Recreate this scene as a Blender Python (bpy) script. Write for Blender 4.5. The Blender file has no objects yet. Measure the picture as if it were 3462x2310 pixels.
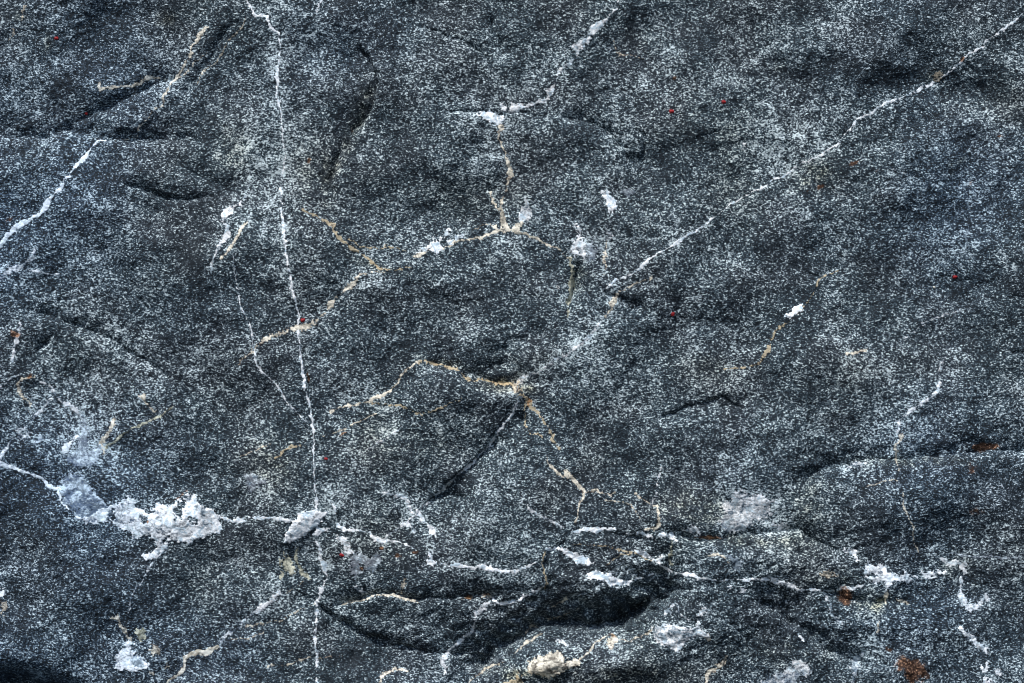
import bpy, math
import numpy as np

# ------------------------------------------------------------------ camera, light, exposure
PX = 0.0003                      # metres of rock per unit of the survey grid used below
W, H = 3462.0, 2310.0
LENS = 100.0
DIST = W * PX * LENS / 36.0
C = bpy.context.scene
cam_d = bpy.data.cameras.new("camera")
cam_d.lens = LENS; cam_d.sensor_width = 36.0
cam_d.clip_start = 0.05; cam_d.clip_end = 200.0
cam = bpy.data.objects.new("camera", cam_d)
C.collection.objects.link(cam)
cam.location = (0.0, -DIST, 1.2); cam.rotation_euler = (math.pi / 2, 0, 0)
C.camera = cam

SUN_ELEV, SUN_ROT = math.radians(58), math.radians(207)   # rotation clockwise from +Y
world = bpy.data.worlds.new("World"); C.world = world; world.use_nodes = True
wn = world.node_tree; wn.nodes.clear()
sky = wn.nodes.new("ShaderNodeTexSky"); sky.sky_type = 'NISHITA'; sky.sun_disc = False
sky.sun_elevation = SUN_ELEV; sky.sun_rotation = SUN_ROT
bg = wn.nodes.new("ShaderNodeBackground"); bg.inputs['Strength'].default_value = 0.085
wo = wn.nodes.new("ShaderNodeOutputWorld")
wn.links.new(sky.outputs[0], bg.inputs[0]); wn.links.new(bg.outputs[0], wo.inputs[0])

sun_d = bpy.data.lights.new("sun", 'SUN'); sun_d.energy = 3.2; sun_d.angle = math.radians(10)
sun_d.color = (1.0, 0.965, 0.91)
sun = bpy.data.objects.new("sun", sun_d); C.collection.objects.link(sun)
from mathutils import Vector
sd = Vector((math.sin(SUN_ROT) * math.cos(SUN_ELEV), math.cos(SUN_ROT) * math.cos(SUN_ELEV), math.sin(SUN_ELEV)))
sun.rotation_euler = sd.to_track_quat('Z', 'Y').to_euler()
sun.location = (-1, -2, 3)

C.view_settings.view_transform = 'Standard'; C.view_settings.look = 'None'
C.view_settings.exposure = 0.42; C.view_settings.gamma = 1.0
C.view_settings.use_curve_mapping = False
C.cycles.filter_width = 1.0
C.cycles.max_bounces = 4

# ------------------------------------------------------------------ noise
rng = np.random.default_rng(11)
PERM = np.tile(rng.permutation(4096), 3)
GA = rng.uniform(0, 2 * np.pi, 4096); GX = np.cos(GA).astype(np.float32); GY = np.sin(GA).astype(np.float32)
def perlin(x, y, s, seed=0):
    x = x / s + seed * 17.37 + 500.0; y = y / s + seed * 9.91 + 500.0
    xi = np.floor(x).astype(np.int32); yi = np.floor(y).astype(np.int32)
    fx = (x - xi).astype(np.float32); fy = (y - yi).astype(np.float32)
    u = fx * fx * fx * (fx * (fx * 6 - 15) + 10); v = fy * fy * fy * (fy * (fy * 6 - 15) + 10)
    def g(ix, iy, dx, dy):
        h = PERM[PERM[ix & 4095] + (iy & 4095)]
        return GX[h] * dx + GY[h] * dy
    a = g(xi, yi, fx, fy); b = g(xi + 1, yi, fx - 1, fy)
    c = g(xi, yi + 1, fx, fy - 1); d = g(xi + 1, yi + 1, fx - 1, fy - 1)
    return ((a + (b - a) * u) * (1 - v) + (c + (d - c) * u) * v) * 1.4
def sstep(a, b, x):
    t = np.clip((x - a) / (b - a), 0, 1); return t * t * (3 - 2 * t)

# ------------------------------------------------------------------ survey grid
STEP = 2.5; MARGIN = 1100.0
def axis(n):
    core = np.arange(-60, n + 60 + STEP, STEP)
    out = []; p = core[-1]; st = STEP
    while p < n + MARGIN:
        st = min(st * 1.06, 24); p += st; out.append(p)
    hi = np.array(out); lo = (n - hi)[::-1]
    lo = -(hi - n)[::-1]
    return np.concatenate([lo, core, hi])
ax, ay = axis(W), axis(H)
NX, NY = len(ax), len(ay)
X, Y = np.meshgrid(ax, ay)
Xw = X + 7 * perlin(X, Y, 70, 1) + 4.5 * perlin(X, Y, 24, 2) + 2.6 * perlin(X, Y, 9, 3)
Yw = Y + 7 * perlin(X, Y, 70, 4) + 4.5 * perlin(X, Y, 24, 5) + 2.6 * perlin(X, Y, 9, 6)
N5 = perlin(X, Y, 7.0, 7); N12 = perlin(X, Y, 15, 8); N30 = perlin(X, Y, 38, 9); N90 = perlin(X, Y, 105, 10)

def window(x0, y0, x1, y1, r):
    i0, i1 = np.searchsorted(ax, [x0 - r - 14, x1 + r + 14]); j0, j1 = np.searchsorted(ay, [y0 - r - 14, y1 + r + 14])
    return slice(j0, j1), slice(i0, i1)
def line_dist(pts, R):
    """distance, side and interpolated third value along a polyline, on the sub-grid round it"""
    P = np.array(pts, float)
    if P.shape[1] == 2: P = np.c_[P, np.zeros(len(P))]
    w = window(P[:, 0].min(), P[:, 1].min(), P[:, 0].max(), P[:, 1].max(), R)
    shape = X[w].shape
    D = np.full(shape, 1e6); S = np.ones(shape); T = np.zeros(shape)
    gx = ax[w[1]]; gy = ay[w[0]]
    for (xa, ya, wa), (xb, yb, wb) in zip(P[:-1], P[1:]):
        i0, i1 = np.searchsorted(gx, [min(xa, xb) - R - 14, max(xa, xb) + R + 14])
        j0, j1 = np.searchsorted(gy, [min(ya, yb) - R - 14, max(ya, yb) + R + 14])
        if i1 <= i0 or j1 <= j0: continue
        x = Xw[w][j0:j1, i0:i1] - xa; y = Yw[w][j0:j1, i0:i1] - ya
        dx, dy = xb - xa, yb - ya; L = dx * dx + dy * dy + 1e-9
        t = np.clip((x * dx + y * dy) / L, 0, 1)
        d = np.hypot(x - t * dx, y - t * dy); s = np.sign(dx * y - dy * x)   # + : right of travel (below, when going right)
        k = d < D[j0:j1, i0:i1]
        D[j0:j1, i0:i1][k] = d[k]; S[j0:j1, i0:i1][k] = s[k]; T[j0:j1, i0:i1][k] = (wa + (wb - wa) * t)[k]
    return w, D, S, T
def poly_dist(pts, R):
    ring = list(pts) + [pts[0]]
    w, D, S, T = line_dist([p[:2] for p in ring], R)
    x, y = Xw[w], Yw[w]; ins = np.zeros(x.shape, bool)
    for (xa, ya), (xb, yb) in zip(ring[:-1], ring[1:]):
        if ya == yb: continue
        c = ((ya > y) != (yb > y)) & (x < (xb - xa) * (y - ya) / (yb - ya) + xa)
        ins ^= c
    D = np.minimum(D, R * 3)
    return w, np.where(ins, D, -D)
def taper(pts, L=60.0):
    """0 at both ends of a polyline, 1 along it, on the sub-grid"""
    return pts

# ------------------------------------------------------------------ relief (all in grid units, + is towards the viewer)
Z = (38 * perlin(X, Y, 620, 20) + 21 * perlin(X, Y, 270, 21) + 12 * perlin(X, Y, 130, 22)
     + 4.2 * perlin(Xw, Yw, 62, 23) + 2.3 * perlin(Xw, Yw, 30, 24) + 1.5 * perlin(X, Y, 14, 25) + 0.95 * N5)
# slabby foliation: thin ridges running slightly up to the right
u = X * 0.94 - Y * 0.34; v = X * 0.34 + Y * 0.94
fol = perlin(u / 4.2, v, 26, 30) + 0.6 * perlin(u / 5, v, 12, 31)
where = sstep(-0.15, 0.45, -0.25 + .8 * perlin(X, Y, 420, 32) + 0.9 * np.exp(-((X - 1950) / 650) ** 2 - ((Y - 2120) / 190) ** 2) + 0.45 * np.exp(-((X - 2650) / 500) ** 2 - ((Y - 1980) / 230) ** 2))
Z += fol * (0.1 + 3.0 * where ** 1.5)

def groove(pts, depth, wu, wd, R=None):
    """depth below the surface at the line; falls off over wu on the left-of-travel side (above) and wd on the right (below)"""
    R = R or 3.2 * max(wu, wd)
    P = [(p[0], p[1], 0.0 if i in (0, len(pts) - 1) else 1.0) for i, p in enumerate(pts)]
    w, D, S, T = line_dist(P, R)
    ww = np.where(S > 0, wd, wu)
    f = 1.45 * depth * np.exp(-D / ww) * (0.25 + 0.75 * sstep(0, 1, T)) * (1 + 0.45 * N30[w]) * sstep(R, R * 0.7, D)
    Z[w] -= f
def lump(x, y, rx, ry, h, a=0):
    ca, sa = math.cos(math.radians(a)), math.sin(math.radians(a))
    dx, dy = Xw - x, Yw - y; uu = dx * ca + dy * sa; vv = -dx * sa + dy * ca
    Z[:] += 1.6 * h * np.exp(-(uu / rx) ** 2 - (vv / ry) ** 2)

G = [
 ([(0,462),(150,460),(230,440),(330,455),(400,470),(520,475),(620,468),(720,470)], 20, 55, 12),
 ([(230,425),(290,395),(350,365),(430,330),(520,285),(600,255)], 17, 34, 15),
 ([(560,300),(640,300),(760,110),(830,60)], 9, 22, 12),
 ([(420,618),(449,633),(490,648),(531,662),(560,675),(663,673),(720,665)], 15, 16, 9),
 ([(1215,150),(1234,184),(1254,219),(1267,255),(1272,286),(1267,316),(1254,367),(1223,413),(1193,444),(1178,485),(1152,526),(1132,566),(1121,628),(1128,690)], 20, 5, 42),
 ([(1380,75),(1463,102),(1565,138),(1616,173),(1670,230)], 9, 9, 6),
 ([(1470,372),(1560,380),(1640,377),(1700,384),(1780,386),(1880,394)], 7, 6, 4),
 ([(1880,385),(1930,402),(2010,420),(2070,455),(2110,505),(2138,548),(2140,575)], 19, 30, 12),
 ([(2150,425),(2172,455),(2182,500),(2172,550),(2165,600)], 12, 12, 12),
 ([(1440,1215),(1489,1232),(1535,1253),(1591,1286),(1667,1291),(1734,1300),(1780,1300)], 26, 75, 16),
 ([(1660,1190),(1720,1170),(1790,1150),(1860,1110)], 10, 40, 20),
 ([(2230,1415),(2263,1398),(2355,1367),(2437,1344),(2467,1360),(2520,1380)], 12, 7, 18),
 ([(2700,1680),(2730,1620),(2780,1590),(2846,1568),(2926,1555),(3033,1550),(3150,1545),(3266,1528),(3380,1525),(3520,1535)], 22, 60, 16),
 ([(1690,1440),(1656,1505),(1599,1564),(1541,1617),(1490,1664),(1440,1710)], 20, 50, 5),
 ([(1470,1668),(1505,1676),(1560,1682),(1600,1660)], 14, 30, 12),
 ([(1120,2050),(1157,2046),(1229,2023),(1282,2008),(1354,2008),(1416,2030),(1496,2022),(1559,2020),(1600,2026),(1639,2018),(1690,2038)], 21, 17, 5),
 ([(1060,2040),(1110,2075),(1160,2105),(1220,2150),(1290,2165),(1340,2180)], 30, 14, 48),
 ([(1300,2185),(1367,2190),(1450,2208),(1540,2214),(1640,2225),(1700,2220)], 15, 10, 7),
 ([(1560,2330),(1650,2230),(1700,2190),(1800,2130),(1900,2104),(2000,2122),(2090,2108),(2180,2060),(2250,2010),(2330,2000)], 82, 88, 42),
 ([(2540,2030),(2600,2045),(2660,2090),(2720,2130),(2800,2195),(2900,2235),(2990,2250)], 34, 60, 18),
 ([(2240,1800),(2300,1812),(2360,1830),(2450,1822),(2600,1802),(2700,1790),(2790,1840),(2860,1880)], 20, 26, 14),
 ([(2760,1990),(2820,2010),(2870,2030),(2960,2030),(3060,2040)], 22, 20, 30),
 ([(60,1040),(168,1070),(255,1100),(306,1115),(360,1140)], 20, 32, 12),
 ([(110,1200),(138,1165),(175,1130)], 18, 12, 12),
 ([(340,1120),(430,1185),(520,1240),(600,1300)], 16, 14, 34),
 ([(400,880),(423,918),(459,1000),(500,1045)], 13, 24, 14),
 ([(1008,1140),(1020,1200),(1036,1260),(1050,1300),(1052,1340)], 10, 10, 5),
 ([(1656,-10),(1661,77),(1702,153),(1760,220)], 14, 40, 12),
 ([(1932,880),(1950,905),(1945,960),(1925,1020),(1918,1080)], 15, 22, 5),
 ([(2010,960),(2060,1000),(2150,1030),(2210,1070)], 12, 25, 30),
 ([(3420,1188),(3440,1192),(3475,1194)], 12, 5, 5),
 ([(2640,880),(2780,940),(2840,880)], 6, 10, 6),
 ([(1760,1380),(1775,1420),(1800,1450)], 18, 12, 30),
 ([(1870,1930),(1860,1960),(1845,2000),(1870,2050)], 10, 12, 10),
 ([(1925,1835),(1890,1840),(1855,1870),(1845,1930),(1840,1990)], 9, 8, 6),
 ([(2020,1805),(2100,1812),(2200,1830),(2290,1850)], 9, 10, 8),
 ([(2350,1380),(2460,1400),(2560,1330)], 5, 20, 16),
 ([(560,480),(600,560),(770,640),(800,560)], 8, 30, 20),
]
for pts, dep, wu, wd in G: groove(pts, dep, wu, wd)
for a in [(30,2330,120,55,-110),(190,2345,80,40,-60),(1960,1990,210,55,26,8),(2130,2235,160,60,28,-8),(1850,2245,110,50,26,-20),
          (2650,1900,170,60,22,5),(380,425,95,28,9,-5),(1560,1340,140,60,12),(1620,930,330,110,10),(3050,1680,300,130,20),
          (2700,2060,120,50,-14,30),(60,1800,70,260,-12),(1240,2230,150,60,-16),(3090,290,140,50,-9),(3330,330,80,70,-10),(480,300,140,45,-9,-25),
          (2270,2130,110,50,12),(1010,1790,70,45,4,-30),(550,1750,150,60,3)]:
    lump(*a)
# broken crumbly relief low on the right
rug = np.exp(-((X - 2800) / 700) ** 2 - ((Y - 2130) / 200) ** 2)
Z += rug * (6 * np.abs(perlin(Xw, Yw, 48, 40)) + 4 * np.abs(perlin(Xw, Yw, 21, 41))) * 1.5
# outside the surveyed area the boulder rounds away
ox = np.maximum(np.maximum(-X, X - W), 0); oy = np.maximum(np.maximum(-Y, Y - H), 0)
Z *= 1.0
Z -= 0.0009 * np.maximum(np.hypot(ox, oy) - 350, 0) ** 2

# ------------------------------------------------------------------ mineral make-up of the rock (true colour, with some light and shade painted in)
calc_shade = 0.07 * perlin(X, Y, 330, 50) + 0.07 * perlin(X, Y, 120, 51) + 0.07 * N30 * 1.0 + 0.04 * N12
calc_shade -= 0.02
rust = np.zeros_like(X); ochre = np.clip(perlin(X, Y, 300, 52) - 0.35, 0, 1) * 0.5; blue = 0.5 * perlin(X, Y, 520, 53)
blue += 0.55 * np.exp(-((X) / 650) ** 2) + 0.35 * np.exp(-((X - W) / 700) ** 2)  # bluer, darker tint at both side edges: vignette painted into the colour
def wash(arr, x, y, rx, ry, h, a=0):
    ca, sa = math.cos(math.radians(a)), math.sin(math.radians(a))
    w = window(x, y, x, y, 2.3 * max(rx, ry))
    dx, dy = Xw[w] - x, Yw[w] - y; uu = dx * ca + dy * sa; vv = -dx * sa + dy * ca
    q = np.exp(-(uu / rx) ** 2 - (vv / ry) ** 2)
    arr[w] += (h * 0.5 if arr is calc_shade else h) * q * np.clip(1 + 0.9 * N30[w] + 0.7 * N90[w] + 0.5 * N12[w], 0, 3)
for a in [(905,520,90,170,.16),(930,650,60,200,.10),(820,480,60,70,.12),(760,560,45,70,.12),(2560,560,260,90,.12,-30),(2250,800,200,70,.10,-30),
          (1980,1130,150,60,.14,-45),(1760,1290,90,45,.2,-40),(2000,860,60,50,.16),(330,1120,160,60,.16,15),(300,1080,90,30,.12,20),
          (280,1400,110,150,.14),(310,1540,80,60,.22,-20),(60,930,90,60,.10),(160,1430,100,110,.08),(1090,1690,110,60,.1),(1340,1730,170,60,.12),
          (1560,1920,200,40,.1),(1180,1900,120,60,.14),(2560,1720,160,80,.1),(870,1640,70,50,.12),(2850,560,160,110,.05),(2100,1250,280,80,.05),
          (1250,1480,260,90,.05),(640,1330,160,160,.05),(2860,1590,70,22,.14,-10),(2010,395,60,14,.24,28),(2110,450,40,14,.24,60),(1370,150,50,40,.1),  # pale ledge top and fold slope: light painted into the colour
          (1520,930,300,60,.03),(1010,480,25,50,.14),(3360,1790,80,80,.06),(2100,1850,160,50,.04),(2700,1840,140,50,.07),(1650,440,60,80,.1),
          (560,960,160,100,.04),(930,130,60,120,.08),(2440,160,200,90,.05),(2690,470,170,120,.06),(3250,420,200,30,.05,-30)]:
    wash(calc_shade, *a)
for a in [(3010,230,120,45,-.16),(3330,320,70,55,-.2),(210,285,35,28,-.22),(590,2000,240,200,-.02),(640,940,120,90,-.1),(90,1700,120,260,-.1),  # dark mineral tone, plus shade painted into grooves, hollows and the under-ledge recess
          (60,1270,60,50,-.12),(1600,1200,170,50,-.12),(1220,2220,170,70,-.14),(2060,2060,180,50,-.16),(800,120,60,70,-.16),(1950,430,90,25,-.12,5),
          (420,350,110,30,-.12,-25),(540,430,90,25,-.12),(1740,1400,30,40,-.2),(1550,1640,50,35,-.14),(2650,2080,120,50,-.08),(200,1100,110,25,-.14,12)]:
    wash(calc_shade, *a)
for a in [(1180,470,26,130,.5,22),(1240,330,20,60,.4),(1110,600,28,90,.5),(1030,560,60,110,.18),(2760,600,80,50,.4,-30),(3230,560,50,14,.5,-35),
          (1750,1310,110,16,.5,15),(1500,1230,90,12,.4,15),(1280,900,80,14,.4,15),(2360,1720,120,50,.6,10),(2560,1830,160,20,.4),(2960,2040,70,35,.9),
          (3110,1560,230,18,.5),(780,510,60,70,.3),(3150,250,40,20,.5),(1350,1500,260,70,.18),(930,1560,90,90,.35),(2740,1700,60,90,.3),
          (2660,2200,200,60,.25),(60,55,30,20,.5),(160,140,16,30,.5),(2840,1960,120,30,.3),(1700,1300,90,26,.4),(2100,2280,260,30,.35),(1760,2280,90,20,.8),
          (2420,1240,110,40,.12),(560,60,30,25,.6),(2360,420,160,90,.15),(3240,1930,90,60,.3),(1960,950,30,60,.35),(2640,240,24,20,.5)]:
    wash(ochre, *a)
for a in [(3330,1512,55,14,1.3),(3297,1724,28,18,.7),(3290,1580,26,30,.6),(2400,1818,55,6,1.2),(2864,2022,34,24,1.6,20),(3078,2262,50,42,1.7,20),(2776,628,16,8,1.6,-30),
          (2727,650,7,5,1.5),(2884,552,22,6,1.3,-35),(3254,200,9,9,1.2),(50,1133,18,8,1.7,30),(26,745,20,14,1.0),(1222,1922,9,11,2.0),(1287,1854,7,6,1.9),
          (1345,1874,12,8,1.4),(1403,1862,14,5,1.0),(1791,1357,10,14,1.0),(2064,2150,14,9,1.2),(1160,1471,14,4,1.4,-25),(605,1678,40,5,.8,-35),(1045,540,8,10,.8),
          (2280,265,10,8,.6),(3290,610,30,8,.5,-50),(1190,440,10,16,.7),(1045,1275,6,20,.8),(500,1765,8,6,1.0),(3000,2195,16,14,.9),(1645,2018,18,8,.8),(1582,2022,18,8,.9),
          (3030,640,20,10,.4),(3380,460,26,5,.7),(3400,180,14,5,.6),(2960,580,30,8,.4,-30),(690,1240,10,12,.4),(1130,765,8,10,.8),(100,1270,14,20,.6)]:
    wash(rust, *a)

# ------------------------------------------------------------------ materials
def rgb(c): return (c[0], c[1], c[2], 1.0)
def rock_material(name, light, mid, dark, grain=1.0, rough=0.82, soft=0.0, cloud=None):
    m = bpy.data.materials.new(name); m.use_nodes = True
    nt = m.node_tree; N = nt.nodes; L = nt.links; N.clear()
    def node(t, **k):
        n = N.new(t)
        for a, b in k.items(): setattr(n, a, b)
        return n
    def math_(op, a, b=None, c=None, clamp=False):
        n = node("ShaderNodeMath", operation=op, use_clamp=clamp)
        for i, q in enumerate((a, b, c)):
            if q is None: continue
            if hasattr(q, 'links'): L.new(q, n.inputs[i])
            else: n.inputs[i].default_value = q
        return n.outputs[0]
    def mix(f, a, b, blend='MIX'):
        n = node("ShaderNodeMix", data_type='RGBA', blend_type=blend, clamp_factor=True)
        for i, q in ((0, f), (6, a), (7, b)):
            if hasattr(q, 'links'): L.new(q, n.inputs[i])
            else: n.inputs[i].default_value = q
        return n.outputs[2]
    def ramp(v, lo, hi):
        n = node("ShaderNodeMapRange", interpolation_type='SMOOTHSTEP')
        for i, q in enumerate((v, lo, hi)):
            if hasattr(q, 'links'): L.new(q, n.inputs[i])
            else: n.inputs[i].default_value = q
        return n.outputs[0]
    tc = node("ShaderNodeTexCoord")
    sc = node("ShaderNodeVectorMath", operation='SCALE'); L.new(tc.outputs['Object'], sc.inputs[0]); sc.inputs['Scale'].default_value = 1 / PX
    P = sc.outputs[0]
    def noise(size, detail=1.0, rough_=0.55, dist=0.0, off=0.0, stretch=None):
        mp = node("ShaderNodeMapping"); L.new(P, mp.inputs[0])
        mp.inputs['Location'].default_value = (off * 13.1, off * 5.7, off * 7.9)
        if stretch:
            mp.inputs['Rotation'].default_value = (0, math.radians(stretch[0]), 0); mp.inputs['Scale'].default_value = (1 / stretch[1], 1, 1)
        n = node("ShaderNodeTexNoise"); L.new(mp.outputs[0], n.inputs['Vector'])
        n.inputs['Scale'].default_value = 1 / size; n.inputs['Detail'].default_value = detail
        n.inputs['Roughness'].default_value = rough_; n.inputs['Distortion'].default_value = dist
        return n.outputs[0]
    at = node("ShaderNodeAttribute", attribute_name="mineral")
    se = node("ShaderNodeSeparateColor"); L.new(at.outputs['Color'], se.inputs[0])
    a_calc_shade, a_rust, a_ochre, a_blue = se.outputs[0], se.outputs[1], se.outputs[2], at.outputs['Alpha']
    # needles in two directions + granules
    n1 = noise(4.6, 1.2, .6, 0.6, 1, (35, 2.2)); n2 = noise(4.6, 1.2, .6, 0.6, 2, (-50, 2.2)); n3 = noise(6.5, 1.6, .65, 0.3, 3)
    ned = math_('MAXIMUM', n1, n2)
    g = math_('ADD', math_('MULTIPLY', ned, 0.60), math_('MULTIPLY', n3, 0.40))
    cl = noise(26, 2.0, .6, 0.4, 4); cl2 = noise(95, 2.0, .6, 0.2, 5)
    g = math_('ADD', g, math_('MULTIPLY', math_('SUBTRACT', cl, 0.5), 0.15))
    g = math_('ADD', g, math_('MULTIPLY', math_('SUBTRACT', cl2, 0.5), 0.09))
    g = math_('ADD', g, math_('MULTIPLY', a_calc_shade, 0.42))
    f_mid = ramp(g, 0.45, 0.57); f_light = ramp(g, 0.540, 0.670 + soft)
    tint = ramp(noise(230, 2, .5, 0, 6), 0.42, 0.62)
    midc = mix(tint, rgb(mid), rgb([mid[0] * 1.18, mid[1] * 0.95, mid[2] * 0.92]))
    midc = mix(ramp(a_blue, 0.0, 1.0), midc, rgb([mid[0] * 0.68, mid[1] * 0.86, mid[2] * 1.2]))
    lightc = mix(ramp(a_blue, 0.0, 1.0), rgb(light), rgb([light[0] * 0.80, light[1] * 0.93, light[2] * 1.08]))
    if cloud:
        cn = math_('ADD', math_('MULTIPLY', noise(34, 4, .62, 1.2, 11), .75), math_('MULTIPLY', n3, .25))
        fine = math_('MULTIPLY_ADD', ramp(g, .62, .86), .62, .5)
        lightc = mix(ramp(cn, .47, .60), lightc, rgb(cloud))
        vm = node("ShaderNodeMix", data_type='RGBA', blend_type='MULTIPLY'); vm.inputs[0].default_value = 1.0
        L.new(lightc, vm.inputs[6]); cmb = node("ShaderNodeCombineColor")
        for i in range(3): L.new(fine, cmb.inputs[i])
        L.new(cmb.outputs[0], vm.inputs[7]); lightc = vm.outputs[2]
    col = mix(f_mid, rgb(dark), midc)
    col = mix(f_light, col, lightc)
    col = mix(math_('MULTIPLY', a_ochre, 0.75, clamp=True), col, mix(1.0, col, rgb((1.15, 0.93, 0.60)), 'MULTIPLY'))
    rs = noise(13, 3, .65, .4, 7)
    rf = ramp(math_('ADD', a_rust, math_('MULTIPLY', math_('SUBTRACT', rs, .5), 1.6)), 0.35, 1.0)
    col = mix(math_('MULTIPLY', rf, 0.85), col, mix(f_light, rgb((0.045, 0.017, 0.005)), rgb((0.42, 0.17, 0.045))))
    bs = node("ShaderNodeBsdfPrincipled"); L.new(col, bs.inputs['Base Color'])
    rr = math_('MULTIPLY_ADD', f_light, -0.12, rough); L.new(rr, bs.inputs['Roughness'])
    bs.inputs['Specular IOR Level'].default_value = 0.35
    bp = node("ShaderNodeBump"); bp.inputs['Strength'].default_value = 0.75 * grain; bp.inputs['Distance'].default_value = 2.6 * PX
    L.new(math_('ADD', math_('MULTIPLY', n3, 0.8), math_('MULTIPLY', ned, .7)), bp.inputs['Height']); L.new(bp.outputs[0], bs.inputs['Normal'])
    out = node("ShaderNodeOutputMaterial"); L.new(bs.outputs[0], out.inputs[0])
    return m
DARK = (0.005, 0.011, 0.018)
M = {
 'rock':  rock_material("dark schist", (0.62, 0.73, 0.78), (0.042, 0.074, 0.100), DARK),
 'white': rock_material("white calcite", (0.86, 0.90, 0.95), (0.13, 0.19, 0.25), (0.02, 0.03, 0.04), 0.7, cloud=(0.46, 0.58, 0.68)),
 'cream': rock_material("cream calcite", (0.82, 0.78, 0.68), (0.15, 0.14, 0.12), (0.02, 0.02, 0.018), 0.7, cloud=(0.42, 0.40, 0.34)),
 'ochre': rock_material("ochre calcite", (0.46, 0.40, 0.29), (0.08, 0.075, 0.055), (0.02, 0.016, 0.010)),
 'blue':  rock_material("blue grey calcite", (0.60, 0.70, 0.78), (0.13, 0.18, 0.23), (0.02, 0.035, 0.05), 0.8, soft=.12, cloud=(0.19, 0.26, 0.34)),
 'olive': rock_material("olive calcite", (0.62, 0.63, 0.52), (0.10, 0.12, 0.10), DARK, cloud=(0.20, 0.22, 0.18)),
}

# ------------------------------------------------------------------ the rock face
root = bpy.data.objects.new("rock_face", None); C.collection.objects.link(root)
root["label"] = "dark blue-grey speckled rock face crossed by white mineral veins, filling the whole view"
root["category"] = "rock"

def to_world(x, y, z):
    return np.stack([(x - W / 2) * PX, -z * PX, (H / 2 - y) * PX + 1.2], -1)
def make_mesh(name, co, faces, attr, mat, parent):
    me = bpy.data.meshes.new(name)
    me.vertices.add(len(co)); me.vertices.foreach_set('co', co.astype(np.float32).ravel())
    nf = len(faces)
    me.loops.add(nf * 4); me.loops.foreach_set('vertex_index', faces.astype(np.int32).ravel())
    me.polygons.add(nf)
    me.polygons.foreach_set('loop_start', np.arange(0, nf * 4, 4, dtype=np.int32))
    me.polygons.foreach_set('loop_total', np.full(nf, 4, dtype=np.int32))
    me.polygons.foreach_set('use_smooth', np.ones(nf, dtype=bool))
    me.update(calc_edges=True)
    at = me.attributes.new("mineral", 'FLOAT_COLOR', 'POINT'); at.data.foreach_set('color', attr.astype(np.float32).ravel())
    me.materials.append(mat)
    o = bpy.data.objects.new(name, me); C.collection.objects.link(o); o.parent = parent
    return o
IDX = np.arange(NX * NY).reshape(NY, NX)

BANDS = []   # (window, m, kind, name, label) for the parts
def part(name, kind, w, m, bright, thick, label):
    BANDS.append((w, m, kind, name, bright, thick, label))

def vein(kind, pts, bright=.75, speck=.5, halo=.10, name='mineral_vein', label=None, thick=1.1):
    P = np.array(pts, float); hwmax = P[:, 2].max()
    w, D, S, T = line_dist(pts, hwmax * 4 + 22)
    T = T * (1 + 0.7 * N30[w])
    m = T + .5 - D + (speck + .25) * (N5[w] * 4.0 + N12[w] * 4.5 * min(1, hwmax / 5)) - 1.2 * (T < 0.6)
    calc_shade[w] += 0.3 * halo * np.exp(-(D / (hwmax * 2.2 + 7)) ** 2) * (1 + N30[w]) * sstep(-.5, 1.5, T)
    part(name, kind, w, m, bright, thick, label)
def patch(kind, pts, bright=.6, speck=.6, halo=.10, name='mineral_crust', label=None, holes=(), thick=1.5, edge=1.0):
    w, m = poly_dist(pts, 60)
    for hx, hy, rx, ry, a in holes:
        ca, sa = math.cos(math.radians(a)), math.sin(math.radians(a))
        dx, dy = Xw[w] - hx, Yw[w] - hy
        q = np.hypot((dx * ca + dy * sa) / rx, (-dx * sa + dy * ca) / ry)
        m = np.minimum(m, (q - 1) * min(rx, ry))
    m = m + edge * (N12[w] * 7 + N30[w] * 7) + (speck + .3) * N5[w] * 8
    calc_shade[w] += 0.3 * halo * np.exp(-(np.minimum(m, 0) / 22) ** 2)
    part(name, kind, w, m, bright, thick, label)
def blob(kind, x, y, rx, ry=None, a=0, **k):
    ry = ry or rx; n = 12; ca, sa = math.cos(math.radians(a)), math.sin(math.radians(a))
    rr = np.random.default_rng(int(x * 7 + y)).uniform(.7, 1.25, n)
    pts = []
    for i in range(n):
        t = 2 * math.pi * i / n; u_, v_ = rx * rr[i] * math.cos(t), ry * rr[i] * math.sin(t)
        pts.append((x + u_ * ca - v_ * sa, y + u_ * sa + v_ * ca))
    k.setdefault('edge', min(1.0, min(rx, ry) / 14))
    patch(kind, pts, **k)
def H_(pts, h): return [(p[0], p[1], p[2] if len(p) > 2 else h) for p in pts]

# --- long veins
vein('white', H_([(836,-60),(837,0),(862,56),(885,54),(906,56),(918,97),(941,115),(947,148),(941,204),(938,250,6),(940,286,5),(935,327),(951,367),(953,408,2),(961,485,1.8),(963,541,1.5),(950,602,1.8),(953,714,2.6),(958,760),(968,862),(979,918),(991,980),(999,1020),(1009,1066,5),(1005,1117,5),(1012,1184),(1020,1235,4.6),(1030,1301,4.6),(1042,1372),(1055,1423),(1065,1480,3),(1065,1546,3),(1063,1581,3),(1068,1662,4),(1070,1720,4)], 3.8), .85, .35, .14, label='long thin white vein running top to bottom left of centre')
vein('white', H_([(-60,880),(0,832,4),(25,796,7),(61,762,7),(102,740,6),(148,714,7),(178,673,6.5),(209,633,6),(214,610),(240,592),(252,566,6),(281,533,7),(306,503),(329,482,5),(357,472,2)], 5.5), 1.0, .3, .14, label='bright white vein slanting down to the left edge')
vein('cream', H_([(383,472,1.5),(454,462,1.5),(467,434),(490,408,2.5),(505,380,2),(556,342,2.5),(551,327),(564,286),(569,275),(587,263,5),(605,240,5),(620,219),(640,199),(650,158),(666,138,6),(676,117,7),(699,89,2)], 3.6), .6, .8, .1)
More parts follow.
